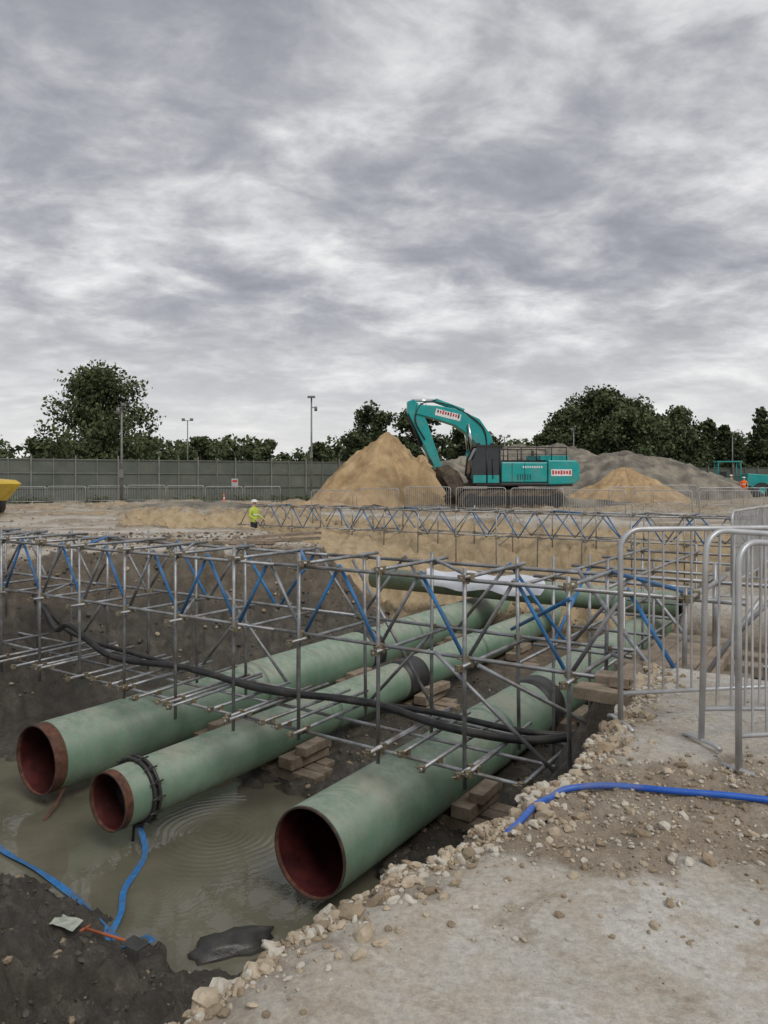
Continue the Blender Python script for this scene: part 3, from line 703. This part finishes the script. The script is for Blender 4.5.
# ------------------------------------------------------------------ excavator
def centerline(pts,hw):
    up=[];dn=[]
    for i,(u,v) in enumerate(pts):
        a=pts[max(i-1,0)]; b=pts[min(i+1,len(pts)-1)]; d=Vector((b[0]-a[0],b[1]-a[1])).normalized()
        up.append((u-d.y*hw[i],v+d.x*hw[i])); dn.append((u+d.y*hw[i],v-d.x*hw[i]))
    return up+dn[::-1]
def excavator(name,x,y,rot,scale=1,z=0):
    par=empty(name,(x,y,z),rot); par.scale=(scale,)*3
    mb=MB()
    for sy in(-1,1):
        y0,y1=sy*1.45-.32,sy*1.45+.32
        st=[]
        for q in np.linspace(-math.pi/2,math.pi/2,9): st.append((2.2+.5*math.cos(q),.53+.5*math.sin(q)))
        for q in np.linspace(math.pi/2,1.5*math.pi,9): st.append((-2.2+.5*math.cos(q),.53+.5*math.sin(q)))
        mb.prism(st,y0,y1,0)
        for k in range(26):
            u=-2.2+4.4*k/25
            for v in(.02,1.045): mb.box((u,sy*1.45,v),(.05,.66,.06),0)
        ys=sy*(1.45+.325)
        mb.box((0,ys,.53),(3.7,.06,.42),1)
        for u in(-2.2,2.2): mb.tube((u,ys-sy*.05,.53),(u,ys+sy*.06,.53),.36,18,1)
        for k in range(7): mb.tube((-1.6+k*.53,ys-sy*.03,.22),(-1.6+k*.53,ys+sy*.05,.22),.13,10,0)
    mb.tube((0,0,.6),(0,0,1.25),.8,24,1); mb.box((0,0,.75),(2.2,2.3,.4),0)
    mb.obj('tracks',[M_track,M_black],par)
    mb=MB()
    mb.box((-.7,0,1.32),(5.1,2.9,.18),1)
    cw=[(-1.9,1.3),(-3.35,1.35),(-3.6,1.6),(-3.6,2.3),(-3.4,2.55),(-1.9,2.55)]
    mb.prism(cw,-1.5,1.5,0)
    mb.prism([(-1.88,1.42),(-1.88,2.45),(.55,2.45),(.55,1.42)],.62,1.5,0)
    mb.prism([(-1.88,1.42),(-1.88,2.45),(1.1,2.35),(1.1,1.42)],-1.5,-.55,0)
    mb.prism([(-1.88,1.42),(-1.88,2.3),(.0,2.3),(.0,1.42)],-.53,.6,1)
    mb.obj('house',[M_teal,M_black],par,bevel=.06)
    mb=MB()
    mb.box((-2.4,0,2.68),(1.5,2.2,.24),3); mb.box((-1.0,-.9,2.5),(1.4,.8,.2),0); mb.tube((-1.9,-.7,2.5),(-1.9,-.7,3.1),.08,10,0)
    mb.box((-1.2,1.06,2.47),(1.0,.8,.06),0)
    for yy in(1.42,-1.42):
        mb.tube((-2.9,yy,3.2),(.2,yy,3.2),.028,6,0); mb.tube((-2.9,yy,2.85),(.2,yy,2.85),.02,6,0)
        for u in(-2.9,-2.1,-1.3,-.5,.2): mb.tube((u,yy,2.5),(u,yy,3.2),.028,6,0)
    mb.box((-2.6,1.505,1.92),(1.1,.012,.34),1)
    for k in range(7): mb.box((-3.05+k*.15,1.512,1.93),(.1,.012,.16+.05*(k%3==0)),2)
    for k in range(9): mb.box((-1.55+k*.12,1.504,2.2),(.07,.012,.1),1)
    for k in range(6): mb.box((-.95+k*.13,1.504,1.7),(.04,.012,.3),0)
    for u in (-1.85,-.65,.0): mb.box((u,1.503,1.93),(.02,.012,.95),0)
    mb.obj('engine_deck_rails_and_decals',[M_black,M_white,M_red,M_teal],par)
    mb=MB()
    cab=[(.62,1.42),(.62,3.2),(1.75,3.22),(2.08,2.55),(2.15,1.75),(2.0,1.42)]
    mb.prism(cab,.55,1.45,0)
    mb.prism([(.58,3.2),(.58,3.3),(1.82,3.3),(1.82,3.21)],.5,1.5,1)
    for (a,b_) in(((.62,1.42),(.62,3.2)),((1.3,1.42),(1.3,3.2)),((1.75,3.22),(2.08,2.55)),((2.08,2.55),(2.15,1.75))):
        for yy in(.56,1.45): mb.tube((a[0],yy,a[1]),(b_[0],yy,b_[1]),.05,8,1)
    mb.box((1.3,1.46,1.6),(1.4,.03,.38),2); mb.box((1.3,.99,1.4),(1.5,.95,.08),1)
    mb.tube((1.0,1.52,1.6),(1.0,1.52,2.6),.02,6,1)
    for u in(.9,1.6): mb.box((u,1.0,3.36),(.15,.12,.1),1)
    mb.obj('cab',[M_glass,M_black,M_teal],par)
    mb=MB()
    bl=[(.55,1.75),(.75,2.6),(1.1,3.6),(1.65,4.3),(2.5,4.75),(3.6,5.0),(4.65,5.15)]
    mb.prism(centerline(bl,[.28,.36,.46,.5,.42,.34,.24]),-.32,.32,0)
    mb.obj('boom',[M_teal],par,bevel=.03)
    mb=MB(); sl=[(4.9,5.6),(4.72,5.1),(4.35,4.3),(3.85,3.1),(3.45,2.15)]
    mb.prism(centerline(sl,[.16,.36,.33,.25,.18]),-.24,.24,0)
    mb.obj('stick',[M_teal],par,bevel=.03)
    mb=MB()
    for yy in(.42,-.42):
        mb.tube((1.55,yy,1.55),(1.75,yy,3.0),.13,12,2); mb.tube((1.75,yy,3.0),(1.95,yy,4.4),.07,10,1)
    mb.tube((2.1,0,5.1),(3.6,0,5.62),.13,12,2); mb.tube((3.6,0,5.62),(4.85,0,5.6),.07,10,1)
    mb.tube((5.0,0,4.9),(4.35,0,3.3),.1,12,0); mb.tube((4.35,0,3.3),(3.85,0,2.4),.06,10,1)
    mb.prism([(3.95,2.45),(3.8,2.6),(3.3,2.2),(3.3,1.95)],-.2,.2,0)
    mb.path(spline([(2.0,.3,4.95),(3.0,.34,5.4),(4.3,.3,5.45),(4.7,.3,4.6),(4.2,.28,3.6)],6),.035,6,0)
    mb.path(spline([(.9,.25,2.4),(1.1,.36,4.1),(2.0,.34,4.95)],6),.04,6,0)
    mb.obj('hydraulics',[M_black,M_chrome,M_teal],par)
    mb=MB()
    rr_=Matrix.Rotation(-math.radians(13),3,'Y')
    mb.box((3.0,.326,4.87),(1.35,.012,.34),0,rr_)
    for k in range(9): mb.box((2.45+k*.135,.336,4.80+k*.031),(.08,.012,.14+.06*(k%3==0)),1 if k%4 else 2,rr_)
    mb.obj('boom_decal',[M_white,M_red,M_black],par)
    mb=MB()
    bk=[(3.65,2.2),(3.1,2.3),(2.55,1.95),(2.3,1.45),(2.35,1.0),(2.75,.72),(2.85,.9),(2.65,1.15),(2.75,1.55),(3.25,1.75)]
    mb.prism(bk,-.75,.75,0)
    for k in range(5): mb.box((2.9,-.6+k*.3,.72),(.25,.1,.06),0,Matrix.Rotation(.4,3,'Y'))
    side=[(3.4,2.2),(2.6,1.9),(2.35,1.3),(2.75,.75),(3.4,1.7)]
    mb.prism(side,-.77,-.73,0); mb.prism(side,.73,.77,0)
    mb.obj('bucket',[M_track],par)
    return par
excavator('excavator',6.0,37.4,math.radians(180+9),.97)

def dumper(x,y,rot,body,sc=1.0):
    par=empty('site_dumper',(x,y,gz(x,y)),rot); par.scale=(sc,)*3; mb=MB()
    mb.prism([(-.1,.95),(0,1.75),(2.1,1.6),(2.35,1.45),(1.7,.75),(.5,.65)],-.9,.9,0); mb.obj('skip',[body],par,bevel=.04)
    mb=MB(); mb.box((-.9,0,.75),(2.6,1.1,.5),1); mb.box((-1.5,0,1.2),(1.2,1.2,.5),0)
    for u in(-.4,-1.9):
        for yy in(-.6,.6): mb.tube((u,yy,1.2),(u,yy,2.6),.05,8,0)
    mb.box((-1.15,0,2.62),(1.7,1.35,.08),0); mb.box((-1.5,0,1.65),(.5,.5,.5),1); mb.obj('chassis',[body,M_black],par,bevel=.02)
    mb=MB()
    for u in(.9,-1.6):
        for yy in(-.95,.95): mb.tube((u,yy-.2,.55),(u,yy+.2,.55),.55,22,0); mb.tube((u,yy-.22,.55),(u,yy+.22,.55),.25,16,1)
    mb.obj('wheels',[M_rubber,body],par)
dumper(-17.5,30.2,math.radians(-8),M_yellow)
dumper(30.2,62,math.radians(-12),M_teal,1.15)

# ------------------------------------------------------------------ people
def person(name,x,y,z,rotz,jacket,trousers,helmet,lean=0,bend=.3):
    par=empty(name,(x,y,z),rotz)
    pts=[];rad=[];ed=[]
    def add(p,r,parent=None):
        pts.append(p); rad.append(r); i=len(pts)-1
        if parent is not None: ed.append((parent,i))
        return i
    pel=add((0,0,.95),.14); wa=add((0,.02,1.12),.135,pel); ch=add((0,.0,1.33),.16,wa); nk=add((0,0,1.5),.07,ch); hd=add((0,.02,1.62),.09,nk); tp=add((0,.02,1.72),.085,hd)
    for sd in(-1,1):
        hip=add((sd*.1,0,.88),.105,pel); kn=add((sd*.13,.04+sd*.05,.5),.075,hip); an=add((sd*.14,-.03+sd*.06,.09),.05,kn); to=add((sd*.15,.14+sd*.06,.05),.045,an)
        sh=add((sd*.19,0,1.42),.075,ch); el=add((sd*.27,.02,1.15),.055,sh); wr=add((sd*.25,.05+bend*.7,.93+bend*.35),.037,el)
        pm=add((sd*.245,.1+bend*.8,.88+bend*.38),.035,wr)
        for q in range(4): add((sd*(.215+.02*q),.15+bend*.9,.82+bend*.38+.004*q),.009,pm)
        add((sd*.2,.12+bend*.8,.86+bend*.38),.011,pm)
    me=bpy.data.meshes.new(name); me.from_pydata(pts,ed,[])
    o=bpy.data.objects.new('body_src',me); COL.objects.link(o)
    sk=o.modifiers.new('s','SKIN'); 
    for i,r in enumerate(rad): me.skin_vertices[0].data[i].radius=(r,r*.8)
    me.skin_vertices[0].data[0].use_root=True
    o.modifiers.new('ss','SUBSURF').levels=1
    dg=bpy.context.evaluated_depsgraph_get(); m2=bpy.data.meshes.new_from_object(o.evaluated_get(dg))
    bpy.data.objects.remove(o)
    m2.materials.clear()
    for m in(jacket,trousers,M_skin,M_black): m2.materials.append(m)
    for p in m2.polygons:
        c=p.center; p.use_smooth=True
        p.material_index=0
        if c.z<.93 and abs(c.x)<.2: p.material_index=1
        if c.z<.13: p.material_index=3
        if c.z>1.52: p.material_index=2
        if c.y>.08+bend*.7 and c.z>.7: p.material_index=2
    b=bpy.data.objects.new('body',m2); link(b,par)
    bm=bmesh.new(); bmesh.ops.create_uvsphere(bm,u_segments=16,v_segments=8,radius=.135)
    for v in bm.verts:
        v.co.z*=.8
        if v.co.z<0: v.co.z=0; v.co.x*=1.12; v.co.y*=1.2
    m3=bpy.data.meshes.new('helmet'); bm.to_mesh(m3); bm.free(); m3.materials.append(helmet)
    h=bpy.data.objects.new('hard_hat',m3); h.location=(0,.02,1.69); link(h,par)
    mb=MB(); mb.box((0,.11,1.2),(.3,.02,.05),0); mb.box((0,-.115,1.2),(.3,.02,.05),0)
    for sd in(-1,1): mb.box((sd*.13,.05,.3),(.11,.16,.04),0)
    mb.box((0,.115,1.63),(.025,.04,.04),1)
    for sd in(-1,1): mb.box((sd*.035,.105,1.655),(.02,.01,.012),2)
    mb.obj('reflective_bands_and_face',[M_white,M_skin,M_black],par)
    return par
person('construction_worker',28.2,58.0,gz(28.2,58.0),math.radians(160),M_orange,M_orange,M_white)
person('construction_worker',28.4,60.5,gz(28.4,60.5),math.radians(60),M_orange,M_orange,M_white,bend=.1)
person('construction_worker',-5.1,29.0,gz(-5.1,29.0)-.02,math.radians(-120),M_hivis,M_navy,M_white)

# ------------------------------------------------------------------ trees
def leafmat(name,c1,c2):
    m,nt,b=new_mat(name); P=N(nt,'ShaderNodeNewGeometry').outputs['Position']
    nt.links.new(ramp(nt,noise(nt,P,.9,3),[(.3,c1),(.7,c2)]),b.inputs['Base Color']); b.inputs['Roughness'].default_value=.75
    b.inputs['Specular IOR Level'].default_value=.2
    return m
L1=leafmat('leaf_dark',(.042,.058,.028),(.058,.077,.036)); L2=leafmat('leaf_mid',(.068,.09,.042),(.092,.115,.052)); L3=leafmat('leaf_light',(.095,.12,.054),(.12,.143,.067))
def leaves(centers,radii,count,size):
    n=len(centers); wgt=radii**2/np.sum(radii**2); ci=rng.choice(n,count,p=wgt)
    d=rng.normal(size=(count,3)); d/=np.linalg.norm(d,axis=1)[:,None]; rr=rng.random(count)**.5*(1+.35*rng.random(count)**4)
    P=centers[ci]+d*(radii[ci]*rr)[:,None]*np.array([1,1,.8])
    A=rng.normal(size=(count,3)); A/=np.linalg.norm(A,axis=1)[:,None]
    B=np.cross(A,rng.normal(size=(count,3))); B/=np.linalg.norm(B,axis=1)[:,None]
    sz=size*rng.uniform(.45,1.2,count)[:,None]
    A=A*sz;B=B*sz*.7
    V=np.stack([P-A,P-B*.9,P+A,P+B],1).reshape(-1,3); F=np.arange(count*4).reshape(count,4)
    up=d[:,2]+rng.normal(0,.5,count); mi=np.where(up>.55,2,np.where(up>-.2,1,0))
    return V,F,mi
def tree(name,x,y,h,w,count=5000,size=.3,trunk=.25,ncl=26,lowest=.15,cone=0,dark=False):
    par=empty(name,(x,y,0)); mb=MB(); cs=[];rd=[]
    th_=h*.45; mb.path([(0,0,-.2),(.05,0,h*.2),(-.05,.05,th_),(0,0,h*.85)],trunk,8,0,rs=[trunk,trunk*.8,trunk*.55,trunk*.1])
    tops=h*.93
    for k in range(ncl):
        a=random.uniform(0,2*math.pi); q=random.uniform(0,1)
        prof=max(.12,math.sqrt(max(0,1-((q-.36)/.68)**2))) if not cone else (1-q*.85)
        rmax=w/2*prof
        cr=min(random.uniform(.07,.14)*w,rmax*.8)+.02*w
        r=max(0,rmax-cr*.8)*math.sqrt(random.random())*random.uniform(.9,1.15)
        c=Vector((math.cos(a)*r,math.sin(a)*r,h*lowest+cr*.6+(tops-h*lowest-cr)*q)); cs.append(c); rd.append(cr)
        st=Vector((0,0,max(h*.12,c.z-h*.22)))
        mb.path([st,st.lerp(c,.5)+Vector((0,0,-.1)),c],.05,5,0,rs=[trunk*.32,trunk*.2,trunk*.06])
    mb.obj('trunk_and_limbs',[M_bark],par)
    V,F,mi=leaves(np.array([c[:] for c in cs]),np.array(rd),count,size)
    if dark: mi=np.maximum(mi-1,0)
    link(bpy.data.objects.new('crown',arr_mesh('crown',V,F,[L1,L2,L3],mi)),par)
tree('broadleaf_tree',-29.3,76,14.1,12.8,15000,.23,.3,90,.12)
tree('broadleaf_tree',-46,98,7.5,6.5,3500,.3,.2,26,.1)
tree('broadleaf_tree',-1.2,84,10.8,7.6,8500,.24,.25,50,.05,dark=True)
tree('broadleaf_tree',4.0,86,10.8,8.2,8500,.24,.25,50,.05,dark=True)
tree('broadleaf_tree',10.2,92,9.4,7.0,5000,.26,.2,34,.05,dark=True)
tree('broadleaf_tree',-17,110,7.9,7,3000,.3,.2,24,.1)
tree('broadleaf_tree',-26,105,8.0,8.5,3600,.3,.2,24,.1)
tree('broadleaf_tree',-9.5,108,7.3,6,2600,.3,.2,20,.1)
for (x,y,h,w,c_) in((29,100,14.8,14,12000),(35.5,104,14.0,13,10500),(25,100,12.2,10,7500),(40.8,102,12.2,11,8000),(21.5,98,9.4,6,3800),(32,95,11.2,13,9000),(38,96,9.5,10,6500)):
    tree('broadleaf_tree',x,y,h,w,c_,.28,.35,60,.0)
for (x,y,h,w) in((44.8,102,10.6,7),(47.8,104,10.0,6.5),(51,100,12.0,7),(54,103,10.8,7),(46.5,98,8.3,7)):
    tree('conifer_tree',x,y,h,w,5200,.28,.25,40,.0,cone=1,dark=True)
cs=[];rd=[]
for k in range(1100):
    x=random.uniform(-130,150); y=118+random.uniform(-6,25)
    hgt=5.4+3.0*float(fbm(np.array([x*.07+19]),np.array([3.0]),3)[0])*1.1
    if x>10: hgt*=1.1
    z=random.uniform(.3,hgt); cs.append((x,y,z)); rd.append(random.uniform(1.4,2.6))
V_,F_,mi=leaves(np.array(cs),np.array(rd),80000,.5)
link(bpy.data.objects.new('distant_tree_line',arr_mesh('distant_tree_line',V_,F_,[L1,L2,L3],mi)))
cs=[];rd=[]
for k in range(90):
    u=random.random(); x=-42+41*u; y=39+18.5*u-.8; cs.append((x,y,.15)); rd.append(random.uniform(.2,.5))
V_,F_,mi=leaves(np.array(cs),np.array(rd),3000,.12); link(bpy.data.objects.new('weeds',arr_mesh('weeds',V_,F_,[L1,L2,L3],mi)))

# ------------------------------------------------------------------ sky / light
w=bpy.data.worlds.new('World'); scene.world=w; w.use_nodes=True; nt=w.node_tree; nt.nodes.clear()
out=N(nt,'ShaderNodeOutputWorld'); bg=N(nt,'ShaderNodeBackground'); nt.links.new(bg.outputs[0],out.inputs[0])
sky=N(nt,'ShaderNodeTexSky',sky_type='NISHITA'); sky.sun_disc=False
EL,AZ=math.radians(48),math.radians(150)
sky.sun_elevation=EL; sky.sun_rotation=AZ
tc=N(nt,'ShaderNodeTexCoord'); sp=N(nt,'ShaderNodeSeparateXYZ'); nt.links.new(tc.outputs['Generated'],sp.inputs[0])
zc=math_n(nt,'MAXIMUM',sp.outputs[2],0.0)
den=math_n(nt,'ADD',zc,.24)
cb=N(nt,'ShaderNodeCombineXYZ'); nt.links.new(math_n(nt,'DIVIDE',sp.outputs[0],den),cb.inputs[0]); nt.links.new(math_n(nt,'DIVIDE',sp.outputs[1],den),cb.inputs[1])
mp=N(nt,'ShaderNodeMapping'); nt.links.new(cb.outputs[0],mp.inputs[0]); mp.inputs['Rotation'].default_value=(0,0,math.radians(-14)); mp.inputs['Scale'].default_value=(1.0,1.25,1); mp.inputs['Location'].default_value=(1.3,4.6,0)
a1=noise(nt,mp.outputs[0],1.3,3,.5,.2); a2=noise(nt,mp.outputs[0],3.8,10,.57,.35); a3=noise(nt,mp.outputs[0],12,7,.62,.2)
cl=math_n(nt,'ADD',math_n(nt,'MULTIPLY',a1,.44),math_n(nt,'ADD',math_n(nt,'MULTIPLY',a2,.42),math_n(nt,'MULTIPLY',a3,.14)))
cc=ramp(nt,cl,[(.38,(.285,.293,.325)),(.44,(.345,.353,.385)),(.485,(.43,.437,.465)),(.52,(.53,.535,.555)),(.555,(.645,.645,.655)),(.60,(.79,.785,.785)),(.66,(.97,.96,.95))])
hz=ramp(nt,zc,[(.0,(.8,)*3),(.06,(.7,)*3),(.13,(.4,)*3),(.24,(0,)*3)])
cc=mixc(nt,hz,cc,(.79,.785,.775))
skys=mixc(nt,1.0,sky.outputs[0],(.09,.09,.09),'MULTIPLY')
tot=mixc(nt,.06,cc,skys)
nt.links.new(tot,bg.inputs[0]); bg.inputs[1].default_value=1.08
sl=bpy.data.lights.new('sun','SUN'); sl.energy=1.5; sl.angle=math.radians(25); sl.color=(1,.965,.91)
so=bpy.data.objects.new('sun',sl); 
dirv=Vector((math.sin(AZ)*math.cos(EL),math.cos(AZ)*math.cos(EL),math.sin(EL)))
so.rotation_euler=dirv.to_track_quat('Z','Y').to_euler(); link(so)

# ------------------------------------------------------------------ camera
cam=bpy.data.cameras.new('camera'); cam.sensor_fit='VERTICAL'; cam.sensor_height=36; cam.sensor_width=27; cam.lens=740/1024*36
cam.shift_y=-.03125; cam.clip_start=.05; cam.clip_end=9000
co=bpy.data.objects.new('camera',cam); co.location=(0,0,1.5); co.rotation_euler=(math.pi/2,0,0); link(co); scene.camera=co
scene.view_settings.view_transform='Standard'; scene.view_settings.look='None'; scene.view_settings.exposure=0
